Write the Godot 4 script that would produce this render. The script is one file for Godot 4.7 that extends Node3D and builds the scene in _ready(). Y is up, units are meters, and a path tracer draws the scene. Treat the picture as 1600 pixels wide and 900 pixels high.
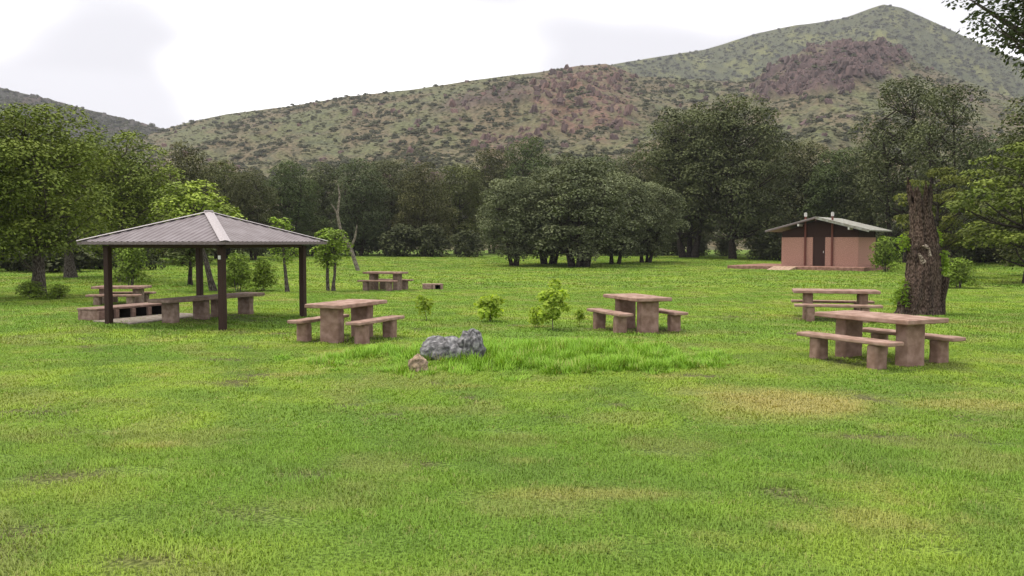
extends Node3D
# A picnic ground below a rocky hill under an overcast sky. Metres, y up, the camera looks along -z.

const EYE := 2.05          # height of the lens above the lawn
const FOCAL := 1385.0      # focal length in pixels of the 1600 px wide photograph
const SHADED_SOIL := [[6.35, 15.3, 1.25], [-3.5, 18.8, 1.25], [2.88, 20.5, 1.25], [8.65, 23.7, 1.3], [-5.42, 38.0, 1.4], [-13.05, 29.6, 1.3], [-8.1, 23.8, 1.7]]  # circles of dark soil that paint in contact shade under the tables
const HORIZON := 379.0     # row of the horizon in the photograph

# ---------------------------------------------------------------- small geometry collector
class Geo:
	var v := PackedVector3Array()
	var n := PackedVector3Array()
	var c := PackedColorArray()
	var i := PackedInt32Array()
	var tint := Color(1, 1, 1)
	var colored := false

	func tri(a: Vector3, b: Vector3, d: Vector3, inside: Vector3) -> void:   # flat triangle whose face looks away from «inside»
		var nn := (b - a).cross(d - a)
		if nn.length_squared() < 1e-16:
			return
		nn = nn.normalized()
		var k := v.size()
		if nn.dot((a + b + d) / 3.0 - inside) > 0.0:
			v.append(a); v.append(d); v.append(b)
		else:
			nn = -nn
			v.append(a); v.append(b); v.append(d)
		for q in 3:
			n.append(nn); c.append(tint); i.append(k + q)

	func quad(a: Vector3, b: Vector3, d: Vector3, e: Vector3, inside: Vector3) -> void:
		tri(a, b, d, inside); tri(a, d, e, inside)

	func box(mid: Vector3, size: Vector3, turn := Basis.IDENTITY, bevel := 0.0) -> void:   # box with chamfered edges
		taper(mid, size, size, turn, bevel)

	func taper(mid: Vector3, low: Vector3, high: Vector3, turn := Basis.IDENTITY, bevel := 0.0) -> void:
		var p := {}
		for sx in [-1, 1]:
			for sy in [-1, 1]:
				for sz in [-1, 1]:
					var s: Vector3 = (low if sy < 0 else high) * 0.5
					var hy := low.y * 0.5
					var k := Vector3i(sx, sy, sz)
					p[[k, 0]] = mid + turn * Vector3(sx * s.x, sy * (hy - bevel), sz * (s.z - bevel))
					p[[k, 1]] = mid + turn * Vector3(sx * (s.x - bevel), sy * hy, sz * (s.z - bevel))
					p[[k, 2]] = mid + turn * Vector3(sx * (s.x - bevel), sy * (hy - bevel), sz * s.z)
		for ax in 3:
			var u := (ax + 1) % 3
			var w := (ax + 2) % 3
			for s in [-1, 1]:
				var cs := []
				for q in [[-1, -1], [1, -1], [1, 1], [-1, 1]]:
					var k := Vector3i()
					k[ax] = s; k[u] = q[0]; k[w] = q[1]
					cs.append(p[[k, ax]])
				quad(cs[0], cs[1], cs[2], cs[3], mid)
		if bevel <= 0.0:
			return
		for ax in 3:
			var u := (ax + 1) % 3
			var w := (ax + 2) % 3
			for a in [-1, 1]:
				for b in [-1, 1]:
					var k0 := Vector3i(); var k1 := Vector3i()
					k0[ax] = -1; k0[u] = a; k0[w] = b
					k1[ax] = 1; k1[u] = a; k1[w] = b
					quad(p[[k0, u]], p[[k0, w]], p[[k1, w]], p[[k1, u]], mid)
		for sx in [-1, 1]:
			for sy in [-1, 1]:
				for sz in [-1, 1]:
					var k := Vector3i(sx, sy, sz)
					tri(p[[k, 0]], p[[k, 1]], p[[k, 2]], mid)

	func worn(mid: Vector3, size: Vector3, bevel: float, wear: float, seed_: int, cell := 0.07) -> void:   # rounded block with uneven, chipped edges
		var nz := FastNoiseLite.new()
		nz.seed = seed_
		nz.frequency = 3.5
		nz.fractal_octaves = 3
		var h := size * 0.5
		var from := v.size()
		for ax in 3:
			var u := (ax + 1) % 3
			var w := (ax + 2) % 3
			var nu := clampi(int(size[u] / cell), 3, 40)
			var nw := clampi(int(size[w] / cell), 3, 40)
			for s in [-1, 1]:
				var k := v.size()
				for a in nu + 1:
					for b in nw + 1:
						var p := Vector3()
						p[ax] = h[ax] * s
						p[u] = lerpf(-h[u], h[u], _edge(float(a) / nu))
						p[w] = lerpf(-h[w], h[w], _edge(float(b) / nw))
						var q := p.clamp(-h + Vector3.ONE * bevel, h - Vector3.ONE * bevel)
						var o := (p - q).normalized()
						p = q + o * bevel
						var sharp := clampf(absf(o.x) + absf(o.y) + absf(o.z) - 1.0, 0.0, 1.0)
						var f := nz.get_noise_3dv(p + mid)
						p += o * (f * wear * 0.5 - maxf(0.0, nz.get_noise_3dv((p + mid) * 3.0) - 0.1) * wear * 5.0 * sharp)
						v.append(mid + p); n.append(o); c.append(tint)
				for a in nu:
					for b in nw:
						var e := k + a * (nw + 1) + b
						var f := e + nw + 1
						if s > 0:
							i.append_array([e, e + 1, f, f, e + 1, f + 1])
						else:
							i.append_array([e, f, e + 1, f, f + 1, e + 1])

	func _edge(t: float) -> float:     # crowd the grid lines towards the edges
		return 0.5 - 0.5 * cos(PI * t) if t > 0.0 and t < 1.0 else t

	func tube(path: Array, radii: Array, sides := 6, cap := true) -> void:   # smooth tapered tube along a path
		var first := v.size()
		var last := path.size() - 1
		var ref := Vector3(0.31, 0.2, 0.93).normalized()
		for k in path.size():
			var dir: Vector3 = ((path[mini(k + 1, last)] as Vector3) - (path[maxi(k - 1, 0)] as Vector3)).normalized()
			var side := dir.cross(ref).normalized()
			if side.length_squared() < 0.5:
				side = dir.cross(Vector3.UP).normalized()
			var other := side.cross(dir)
			for s in sides:
				var a := TAU * s / sides
				var o := side * cos(a) + other * sin(a)
				v.append(path[k] + o * radii[k]); n.append(o); c.append(tint)
		for k in last:
			for s in sides:
				var a := first + k * sides + s
				var b := first + k * sides + (s + 1) % sides
				i.append_array([a, b, a + sides, b, b + sides, a + sides])
		if cap:
			for e in [0, last]:
				var k := v.size()
				var dir: Vector3 = ((path[last] as Vector3) - (path[last - 1] as Vector3)).normalized() if e else ((path[0] as Vector3) - (path[1] as Vector3)).normalized()
				v.append(path[e]); n.append(dir); c.append(tint)
				for s in sides:
					v.append(v[first + e * sides + s]); n.append(dir); c.append(tint)
				for s in sides:
					i.append_array([k, k + 1 + s, k + 1 + (s + 1) % sides])

	func leaf(at: Vector3, along: Vector3, across: Vector3, up: Vector3, col: Color) -> void:   # a pointed leaf folded a little along its rib
		var k := v.size()
		v.append(at - along * 0.5); v.append(at + across * 0.5 - up * 0.12 + along * 0.05)
		v.append(at + along * 0.5 - up * 0.1); v.append(at - across * 0.5 - up * 0.12 + along * 0.05)
		var nn := up.normalized()
		for q in 4:
			n.append(nn); c.append(col)
		i.append_array([k, k + 1, k + 2, k, k + 2, k + 3])

	func smooth(from: int) -> void:   # smooth normals over vertices appended since «from» (indexed grids)
		for k in range(from, n.size()):
			n[k] = Vector3.ZERO
		for t in range(0, i.size(), 3):
			if i[t] < from:
				continue
			var nn := (v[i[t + 2]] - v[i[t]]).cross(v[i[t + 1]] - v[i[t]])
			for q in 3:
				n[i[t + q]] += nn
		for k in range(from, n.size()):
			n[k] = n[k].normalized()

	func mesh() -> ArrayMesh:
		var a := []
		a.resize(Mesh.ARRAY_MAX)
		a[Mesh.ARRAY_VERTEX] = v
		a[Mesh.ARRAY_NORMAL] = n
		if colored:
			a[Mesh.ARRAY_COLOR] = c
		a[Mesh.ARRAY_INDEX] = i
		var m := ArrayMesh.new()
		m.add_surface_from_arrays(Mesh.PRIMITIVE_TRIANGLES, a)
		return m


# ---------------------------------------------------------------- objects
var used := {}
var M := {}
var rng := RandomNumberGenerator.new()
var patch_noise := FastNoiseLite.new()
var fine_noise := FastNoiseLite.new()
var bump_noise := FastNoiseLite.new()

func numbered(called: String) -> String:
	var k: int = used.get(called, 0)
	used[called] = k + 1
	return called if k == 0 else "%s_%03d" % [called, k]

func thing(called: String, label: String, category: String, at := Vector3.ZERO, turn := 0.0, group := "") -> Node3D:
	var o := Node3D.new()
	o.name = numbered(called)
	add_child(o)
	o.position = at
	o.rotation.y = turn
	tag(o, label, category, group)
	return o

func tag(o: Node, label := "", category := "", group := "", kind := "") -> void:
	if label: o.set_meta("label", label)
	if category: o.set_meta("category", category)
	if group: o.set_meta("group", group)
	if kind: o.set_meta("kind", kind)

func part(called: String, m: Mesh, mat: Material, parent: Node) -> MeshInstance3D:
	var o := MeshInstance3D.new()
	o.name = numbered(called) if parent == self else called
	o.mesh = m
	o.material_override = mat
	parent.add_child(o, true)
	return o

func copy(o: Node3D, called: String, label := "", group := "") -> Node3D:
	var d: Node3D = o.duplicate()
	d.name = numbered(called)
	add_child(d)
	if label: d.set_meta("label", label)
	if group: d.set_meta("group", group)
	return d

func spot(px: float, depth: float, y := -99.0) -> Vector3:   # point on the lawn seen in column px of the photograph at that distance
	var x := (px - 800.0) / FOCAL * depth
	return Vector3(x, lawn_height(x, -depth) if y < -90.0 else y, -depth)

func row_height(py: float, depth: float) -> float:
	return EYE + (HORIZON - py) / FOCAL * depth

# ---------------------------------------------------------------- materials
func noise_texture(seed_: int, freq: float, dark: Color, pale: Color, size := 512, kind := FastNoiseLite.TYPE_SIMPLEX_SMOOTH, octaves := 5, lo := 0.25, hi := 0.75) -> NoiseTexture2D:
	var f := FastNoiseLite.new()
	f.seed = seed_
	f.noise_type = kind
	f.frequency = freq
	f.fractal_octaves = octaves
	var t := NoiseTexture2D.new()
	t.width = size; t.height = size
	t.seamless = true
	t.noise = f
	var g := Gradient.new()
	g.offsets = PackedFloat32Array([lo, hi])
	g.colors = PackedColorArray([dark, pale])
	t.color_ramp = g
	return t

func normal_texture(seed_: int, freq: float, strength := 6.0, size := 512) -> NoiseTexture2D:
	var f := FastNoiseLite.new()
	f.seed = seed_
	f.frequency = freq
	f.fractal_octaves = 5
	var t := NoiseTexture2D.new()
	t.width = size; t.height = size
	t.seamless = true
	t.as_normal_map = true
	t.bump_strength = strength
	t.noise = f
	return t

func lin(r: float, g: float, b: float) -> Color:   # real-world base colour -> the sRGB value that albedo_color takes
	return Color(r, g, b).linear_to_srgb()

func surface(col: Color, rough := 0.9, tex: Texture2D = null, scale := 1.0, nrm: Texture2D = null, nscale := 1.0) -> StandardMaterial3D:
	var m := StandardMaterial3D.new()
	m.albedo_color = col
	m.roughness = rough
	m.metallic_specular = 0.3
	if tex:
		m.albedo_texture = tex
	if nrm:
		m.normal_enabled = true
		m.normal_texture = nrm
		m.normal_scale = nscale
	if tex or nrm:
		m.uv1_triplanar = true
		m.uv1_scale = Vector3.ONE * scale
	return m

func foliage(tintc := Color(1, 1, 1), back := 0.5) -> StandardMaterial3D:
	var m := StandardMaterial3D.new()
	m.albedo_color = tintc
	m.vertex_color_use_as_albedo = true
	m.roughness = 0.75
	m.metallic_specular = 0.25
	m.backlight_enabled = true
	m.backlight = Color(back, back, back * 0.6)
	return m

func make_materials() -> void:
	var speck := noise_texture(11, 0.06, Color(0.86, 0.84, 0.82), Color(1, 1, 1), 512)
	var blotch := noise_texture(12, 0.015, Color(0.8, 0.77, 0.74), Color(1, 1, 1), 512)
	var grit := normal_texture(13, 0.1, 2.0)
	M.concrete = surface(lin(0.4, 0.27, 0.22), 0.92, blotch, 0.45, grit, 0.6)
	M.concrete_worn = surface(lin(0.33, 0.22, 0.18), 0.92, blotch, 0.6, grit, 0.5)
	M.concrete_old = surface(lin(0.27, 0.2, 0.165), 0.95, blotch, 0.8, grit, 0.9)
	M.slab = surface(lin(0.36, 0.32, 0.28), 0.95, blotch, 0.7, grit, 0.6)
	M.firebox = surface(lin(0.34, 0.235, 0.2), 0.95, blotch, 0.9, grit, 0.8)
	M.near_black = surface(lin(0.02, 0.017, 0.016), 0.95)
	for m in [M.concrete, M.concrete_worn, M.concrete_old, M.firebox]:
		m.uv1_world_triplanar = true
	M.steel_post = surface(lin(0.045, 0.024, 0.019), 0.6, speck, 0.8)
	M.roof_sheet = surface(lin(0.215, 0.188, 0.195), 0.5, noise_texture(15, 0.01, Color(0.86, 0.84, 0.84), Color(1, 1, 1)), 0.35)
	M.roof_cap = surface(lin(0.42, 0.385, 0.4), 0.5, speck, 0.5)
	M.fascia = surface(lin(0.2, 0.165, 0.17), 0.6, speck, 0.5)
	M.beam = surface(lin(0.06, 0.035, 0.028), 0.7)
	M.paper = surface(lin(0.7, 0.7, 0.68), 0.7)
	M.shed_wall = surface(lin(0.5, 0.29, 0.23), 0.93, speck, 0.35, grit, 0.5)
	M.shed_upper = surface(lin(0.045, 0.024, 0.018), 0.85, speck, 0.4)
	M.shed_door = surface(lin(0.05, 0.025, 0.02), 0.6, speck, 0.6)
	M.shed_pipe = surface(lin(0.16, 0.06, 0.045), 0.6)
	M.shed_roof = surface(lin(0.35, 0.355, 0.315), 0.6, blotch, 0.3)
	M.shed_slab = surface(lin(0.36, 0.21, 0.165), 0.95, blotch, 0.4, grit, 0.5)
	M.ramp = surface(lin(0.48, 0.35, 0.26), 0.95, blotch, 0.5)
	M.pale_metal = surface(lin(0.55, 0.53, 0.5), 0.5)
	var bark := noise_texture(21, 0.02, Color(0.45, 0.42, 0.4), Color(1, 1, 1), 512, FastNoiseLite.TYPE_SIMPLEX, 5, 0.3, 0.75)
	var bark_bump := normal_texture(22, 0.03, 14.0)
	M.bark_dark = surface(lin(0.085, 0.07, 0.058), 0.95, bark, 0.8, bark_bump, 1.0)
	M.bark_dark.uv1_scale = Vector3(1.6, 0.35, 1.6)
	M.bark_grey = surface(lin(0.19, 0.165, 0.14), 0.95, bark, 1.0, bark_bump, 1.0)
	M.bark_grey.uv1_scale = Vector3(2.2, 0.5, 2.2)
	M.bark_pale = surface(lin(0.36, 0.32, 0.26), 0.95, bark, 1.0)
	M.bark_pale.uv1_scale = Vector3(2.0, 0.4, 2.0)
	M.snag = surface(Color(1, 1, 1), 0.95, bark, 1.0, bark_bump, 1.4)
	M.snag.vertex_color_use_as_albedo = true
	M.snag.uv1_scale = Vector3(1.8, 0.75, 1.8)
	M.bare_wood = surface(lin(0.5, 0.42, 0.34), 0.9, bark, 1.2)
	M.rock = surface(Color(1, 1, 1), 0.95, noise_texture(31, 0.02, Color(0.66, 0.66, 0.67), Color(1, 1, 1), 512, FastNoiseLite.TYPE_SIMPLEX, 5, 0.3, 0.7), 1.0, normal_texture(32, 0.03, 8.0), 0.8)
	M.rock.vertex_color_use_as_albedo = true
	M.leaf = foliage()
	M.leaf_young = foliage(Color(1, 1, 1), 1.0)
	M.grass = foliage(Color(1, 1, 1), 0.7)
	M.ground = surface(Color(1, 1, 1), 1.0, noise_texture(41, 0.035, Color(0.6, 0.62, 0.55), Color(1, 1, 1), 1024, FastNoiseLite.TYPE_SIMPLEX, 5, 0.25, 0.75), 0.45, normal_texture(42, 0.08, 10.0), 0.8)
	M.ground.vertex_color_use_as_albedo = true
	M.hill = surface(Color(1, 1, 1), 1.0, noise_texture(51, 0.03, Color(0.68, 0.68, 0.66), Color(1, 1, 1), 1024, FastNoiseLite.TYPE_SIMPLEX, 6, 0.25, 0.7), 0.012)
	M.hill.vertex_color_use_as_albedo = true
	M.hill.uv1_world_triplanar = true

# ---------------------------------------------------------------- the lawn
func lawn_height(x: float, z: float) -> float:
	var d := -z
	var h := 0.55 * smoothstep(62.0, 112.0, d)
	h += bump_noise.get_noise_2d(x, z) * 0.05 * (1.0 - smoothstep(60.0, 120.0, d))
	var ex := (x - 0.1) / 3.6
	var ez := (d - 15.9) / 2.4
	h += 0.07 * exp(-(ex * ex + ez * ez) * 1.6)          # the mound round the boulder
	return h

func straw_amount(x: float, z: float) -> float:       # the dry patch in the lawn and a few smaller ones
	var d := -z
	var w := patch_noise.get_noise_2d(x * 4.0 + 40.0, z * 4.0) * 0.9
	var ex := (x - 3.45) / 1.55
	var ez := (d - 11.3) / 1.55
	var s := 1.0 - smoothstep(0.3, 1.15, sqrt(ex * ex + ez * ez) + w * 0.55)
	ex = (x - 5.75) / 1.3
	ez = (d - 11.3) / 0.55
	s = maxf(s, 0.75 * (1.0 - smoothstep(0.3, 1.2, sqrt(ex * ex + ez * ez) + w * 0.5)))
	ex = (x - 0.55) / 0.9
	ez = (d - 7.15) / 0.22
	s = maxf(s, 0.6 * (1.0 - smoothstep(0.3, 1.2, sqrt(ex * ex + ez * ez) + w * 0.5)))
	s = maxf(s, 0.55 * smoothstep(0.36, 0.6, patch_noise.get_noise_2d(x * 2.2 - 90.0, z * 3.4 + 13.0)))
	return clampf(s, 0.0, 1.0)

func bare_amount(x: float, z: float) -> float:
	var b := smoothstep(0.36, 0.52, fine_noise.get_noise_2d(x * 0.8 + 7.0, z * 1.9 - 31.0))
	for t in SHADED_SOIL:                                       # soil round each table, painted dark to deepen its contact shade
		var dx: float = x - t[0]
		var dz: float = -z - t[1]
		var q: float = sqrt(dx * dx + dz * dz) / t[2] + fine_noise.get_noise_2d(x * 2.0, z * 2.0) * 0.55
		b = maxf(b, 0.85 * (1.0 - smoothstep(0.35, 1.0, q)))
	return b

func lawn_color(x: float, z: float) -> Color:
	var a := patch_noise.get_noise_2d(x, z) * 0.5 + 0.5
	var b := fine_noise.get_noise_2d(x, z) * 0.5 + 0.5
	var e := patch_noise.get_noise_2d(x * 3.1 + 71.0, z * 3.9 - 15.0)
	var c := Color(0.205, 0.35, 0.048).lerp(Color(0.305, 0.435, 0.06), smoothstep(0.32, 0.68, a))
	c = c.lerp(Color(0.165, 0.27, 0.05), smoothstep(0.45, 0.8, b) * 0.7)
	c = c.lerp(Color(0.31, 0.33, 0.11), smoothstep(0.08, 0.4, e) * 0.5)
	c = c.lerp(Color(0.175, 0.3, 0.055), smoothstep(0.05, 0.35, -e) * 0.55)
	c = c.lerp(Color(0.47, 0.41, 0.15), straw_amount(x, z) * 0.85)
	return c

func build_ground() -> void:
	var g := Geo.new()
	g.colored = true
	var nx := 300
	var nz := 300
	for j in nz + 1:
		var t := float(j) / nz
		var z := 30.0 - 75.0 * t - 2600.0 * pow(t, 9.0) - 190.0 * pow(t, 3.0)
		for k in nx + 1:
			var u := 2.0 * k / nx - 1.0
			var x := 42.0 * u + 120.0 * pow(u, 5.0) + 2400.0 * pow(u, 13.0)
			g.v.append(Vector3(x, lawn_height(x, z), z))
			g.n.append(Vector3.UP)
			var c := lawn_color(x, z) * 0.8
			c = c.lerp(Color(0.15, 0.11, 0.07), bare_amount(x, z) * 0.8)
			g.c.append(c)
	for j in nz:
		for k in nx:
			var a := j * (nx + 1) + k
			g.i.append_array([a, a + nx + 1, a + 1, a + 1, a + nx + 1, a + nx + 2])
	g.smooth(0)
	var o := part("ground", g.mesh(), M.ground, self)
	tag(o, "green lawn of the picnic ground spreading to the trees", "ground", "", "structure")

func tuft_mesh(seed_: int, blades: int, spread: float, height: float, width: float, lay: float) -> ArrayMesh:
	var r := RandomNumberGenerator.new()
	r.seed = seed_
	var g := Geo.new()
	g.colored = true
	for k in blades:
		var a := r.randf() * TAU
		var q := sqrt(r.randf()) * spread
		var p := Vector3(cos(a) * q, -0.01, sin(a) * q)
		var b := r.randf() * TAU
		var out_ := Vector3(cos(b), 0, sin(b))
		var side := Vector3(-out_.z, 0, out_.x) * width * r.randf_range(0.7, 1.3) * 0.5
		var h := height * r.randf_range(0.45, 1.15)
		var bend := lay * r.randf_range(0.4, 1.2)
		var mid := p + Vector3.UP * h * 0.6 + out_ * h * bend * 0.35
		var tip := p + Vector3.UP * h * (1.0 - 0.3 * bend) + out_ * h * bend
		var tone := r.randf_range(0.75, 1.25)
		var col := Color(tone, tone, tone).lerp(Color(1.35, 1.05, 1.3), r.randf() * 0.35)
		var k0 := g.v.size()
		g.v.append(p - side); g.v.append(p + side); g.v.append(mid + side * 0.8); g.v.append(mid - side * 0.8); g.v.append(tip)
		var nn := (Vector3.UP * 1.2 - out_ * 0.4 + Vector3(r.randf() - 0.5, 0, r.randf() - 0.5) * 0.6).normalized()
		for s in 5:
			g.n.append(nn); g.c.append(col)
		g.i.append_array([k0, k0 + 2, k0 + 1, k0, k0 + 3, k0 + 2, k0 + 3, k0 + 4, k0 + 2])
	return g.mesh()

func scatter(called: String, label: String, mesh: Mesh, mat: Material, places: Array, colors: PackedColorArray, category := "grass") -> void:
	var mm := MultiMesh.new()
	mm.transform_format = MultiMesh.TRANSFORM_3D
	mm.use_colors = true
	mm.mesh = mesh
	mm.instance_count = places.size()
	for k in places.size():
		mm.set_instance_transform(k, places[k])
		mm.set_instance_color(k, colors[k])
	var o := MultiMeshInstance3D.new()
	o.name = numbered(called)
	o.multimesh = mm
	o.material_override = mat
	add_child(o)
	tag(o, label, category, "", "stuff")

func build_grass() -> void:
	# short lawn, sparser and in larger tufts with distance
	var bands := [
		[4.6, 9.5, 560.0, 0.055, 0.05, 0.0052, 14, "lawn_grass", "short mown grass of the open lawn before the tables"],
		[9.5, 18.0, 230.0, 0.085, 0.05, 0.008, 16, "lawn_grass", "short grass round the boulder and the nearer picnic tables"],
		[18.0, 40.0, 62.0, 0.15, 0.06, 0.016, 18, "lawn_grass", "short grass round the open shelter and its neighbours"],
		[40.0, 100.0, 9.0, 0.33, 0.085, 0.04, 22, "lawn_grass", "short grass of the far lawn up to the treeline"],
	]
	for b in bands:
		var r := RandomNumberGenerator.new()
		r.seed = int(b[0] * 100.0)
		var places := []
		var cols := PackedColorArray()
		var step: float = 1.0 / sqrt(b[2])
		var d: float = b[0]
		while d < b[1]:
			var half: float = 0.66 * d + 1.2
			var x := -half
			while x < half:
				var px := x + r.randf() * step
				var pz := -(d + r.randf() * step)
				x += step
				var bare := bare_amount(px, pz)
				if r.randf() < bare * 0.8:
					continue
				var s := r.randf_range(0.7, 1.3) * (0.82 + 0.45 * fine_noise.get_noise_2d(px * 1.7 + 11.0, pz * 1.7))
				var t := Transform3D(Basis(Vector3.UP, r.randf() * TAU).scaled(Vector3(s, s * r.randf_range(0.8, 1.2), s)), Vector3(px, lawn_height(px, pz), pz))
				places.append(t)
				var c := lawn_color(px, pz) * r.randf_range(0.9, 1.12)
				if r.randf() < 0.03:
					c = c.lerp(Color(0.4, 0.35, 0.16), 0.6)
				cols.append(c)
			d += step
		scatter(b[7], b[8], tuft_mesh(int(b[0]), b[6], b[3], b[4], b[5], 0.9), M.grass, places, cols)
	# tall uncut grass on the mound round the boulder
	var r2 := RandomNumberGenerator.new()
	r2.seed = 77
	var tall := []
	var tcol := PackedColorArray()
	for k in 14000:
		var a := r2.randf() * TAU
		var q := sqrt(r2.randf()) * 1.2
		var x := 0.1 + cos(a) * q * 3.5
		var d := 15.5 + sin(a) * q * 2.1
		var dense := fine_noise.get_noise_2d(x * 0.9 + 3.0, d * 0.9) * 0.5 + 0.5
		var edge := q + patch_noise.get_noise_2d(x * 5.0 + 17.0, d * 5.0) * 0.75
		var fill := (1.0 - smoothstep(0.45, 1.15, edge))
		if r2.randf() > fill * (0.35 + dense):
			continue
		if d < 15.4 and absf(x + 1.0) < 0.75 and r2.randf() < 0.85:
			continue
		var s := (0.3 + dense * 0.7) * (0.3 + 0.75 * fill) * r2.randf_range(0.5, 1.25)
		tall.append(Transform3D(Basis(Vector3.UP, r2.randf() * TAU).scaled(Vector3(1, s, 1)), Vector3(x, lawn_height(x, -d), -d)))
		tcol.append(Color(0.17, 0.34, 0.035).lerp(Color(0.27, 0.45, 0.05), r2.randf()).lerp(Color(0.42, 0.37, 0.16), 0.7 if r2.randf() < 0.07 else 0.0) * r2.randf_range(0.85, 1.15))
	scatter("tall_grass", "tall bright uncut grass on the mound round the grey boulder", tuft_mesh(901, 16, 0.09, 0.3, 0.009, 0.55), M.grass, tall, tcol)

# ---------------------------------------------------------------- hills
func along(points: Array, x: float) -> float:
	if x <= points[0][0]:
		return points[0][1]
	for k in points.size() - 1:
		if x <= points[k + 1][0]:
			var t: float = (x - points[k][0]) / (points[k + 1][0] - points[k][0])
			return lerpf(points[k][1], points[k + 1][1], t)
	return points[-1][1]

func region(px: float, py: float, x: float, y: float, rx: float, ry: float, tilt := 0.0) -> float:
	var dx := px - x
	var dy := py - y - tilt * dx
	return sqrt(dx * dx / (rx * rx) + dy * dy / (ry * ry))

func build_hill(called: String, label: String, crest: Array, d0: float, d1: float, px0: float, px1: float, cols: int, rows: int, power: float, rough: float, kind: int) -> Array:
	var relief := FastNoiseLite.new()
	relief.seed = 5 + kind
	relief.frequency = 0.006
	relief.fractal_octaves = 5
	var gully := FastNoiseLite.new()
	gully.seed = 50 + kind
	gully.frequency = 0.012
	gully.fractal_type = FastNoiseLite.FRACTAL_RIDGED
	gully.fractal_octaves = 4
	var veg := FastNoiseLite.new()
	veg.seed = 90 + kind
	veg.frequency = 0.02
	veg.fractal_octaves = 5
	var g := Geo.new()
	g.colored = true
	var back := int(rows * 0.15)
	var seeds := []
	for j in rows + back + 1:
		var t := float(j) / rows
		for k in cols + 1:
			var px := lerpf(px0, px1, float(k) / cols)
			var dc := d1 * (1.0 + 0.05 * sin(px * 0.006 + kind))
			var d := lerpf(d0, dc, t)
			var x := (px - 800.0) / FOCAL * d
			var top := row_height(along(crest, px), dc)
			var h := 0.0
			if t <= 1.0:
				h = top * pow(t, power)
			else:
				h = top * maxf(0.0, 1.0 - (t - 1.0) * 3.0)
			var w := sin(PI * clampf(t, 0.0, 1.0))
			h += relief.get_noise_2d(x, d * 0.8) * rough * top * (0.12 + 0.9 * w) + (gully.get_noise_2d(x * 1.3, d * 0.45) - 0.3) * rough * 0.5 * top * w
			if t < 0.08:
				h = minf(h, top * 0.08) - (0.08 - t) * 40.0
			var py := HORIZON - (h - EYE) / d * FOCAL
			var e := veg.get_noise_2d(x, d * 0.7)
			var f := veg.get_noise_2d(x * 4.0 + 500.0, d * 3.0)
			var rock := 0.0
			var red := 0.0
			if kind == 0:
				rock = maxf(rock, 1.0 - smoothstep(0.7, 1.15, region(px, py, 1300, 112, 125, 36, -0.24) + e * 0.5))
				rock = maxf(rock, 0.75 * (1.0 - smoothstep(0.5, 1.2, region(px, py, 800, 150, 120, 18, -0.2) + e * 0.7)))
				red = 1.0 - smoothstep(0.5, 1.15, region(px, py, 915, 150, 85, 75, 0.0) + e * 0.8)
				red = maxf(red, 0.7 * (1.0 - smoothstep(0.5, 1.2, region(px, py, 800, 225, 80, 25, -0.2) + e * 0.7)))
			elif kind == 2:
				rock = smoothstep(0.0, 0.4, e + f * 0.5) * 0.6
			if rock > 0.0:
				h += rock * (absf(gully.get_noise_2d(x * 4.0, d * 0.3)) * 8.0 + f * 3.0) * (top / 160.0) * (0.35 if kind == 2 else 1.0)
			var c := Color(0.145, 0.15, 0.072).lerp(Color(0.175, 0.14, 0.086), smoothstep(-0.3, 0.25, e + 0.4 * f))
			if kind == 1:
				c = Color(0.1, 0.108, 0.052).lerp(Color(0.18, 0.185, 0.068), smoothstep(-0.1, 0.45, e))
			elif kind == 2:
				c = Color(0.05, 0.05, 0.04).lerp(Color(0.08, 0.072, 0.055), smoothstep(-0.2, 0.4, e))
			c = c.lerp(Color(0.07, 0.085, 0.05), smoothstep(0.12, 0.35, f) * 0.55)
			c = c.lerp(Color(0.15, 0.098, 0.092).lerp(Color(0.09, 0.062, 0.06), smoothstep(-0.3, 0.3, f)), rock)
			c = c.lerp(Color(0.205, 0.115, 0.09).lerp(Color(0.15, 0.125, 0.075), smoothstep(-0.3, 0.2, f)), red * 0.85)
			g.v.append(Vector3(x, h, -d)); g.n.append(Vector3.UP); g.c.append(c)
			if t > 0.05 and t < 1.0:
				seeds.append([Vector3(x, h, -d), e, f, maxf(rock, red), px, py, t])
	for j in rows + back:
		for k in cols:
			var a := j * (cols + 1) + k
			g.i.append_array([a, a + cols + 1, a + 1, a + 1, a + cols + 1, a + cols + 2])
	g.smooth(0)
	var o := part(called, g.mesh(), M.hill, self)
	tag(o, label, "hill", "", "structure")
	return seeds

func shrub_mesh(seed_: int) -> ArrayMesh:
	var r := RandomNumberGenerator.new()
	r.seed = seed_
	var g := Geo.new()
	g.colored = true
	for k in 70:
		var d := Vector3(r.randfn(), absf(r.randfn()) * 0.9, r.randfn()).normalized()
		var p := d * r.randf_range(0.3, 0.52) * Vector3(1, 0.95, 1) + Vector3(0, 0.28, 0)
		var nn := (d + Vector3(r.randf() - 0.5, r.randf(), r.randf() - 0.5) * 0.8).normalized()
		var al := nn.cross(Vector3(r.randfn(), r.randfn(), r.randfn())).normalized()
		var tone := r.randf_range(0.7, 1.3)
		g.leaf(p, al * 0.34, nn.cross(al) * 0.24, nn * 0.2, Color(tone, tone, tone))
	return g.mesh()

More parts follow.
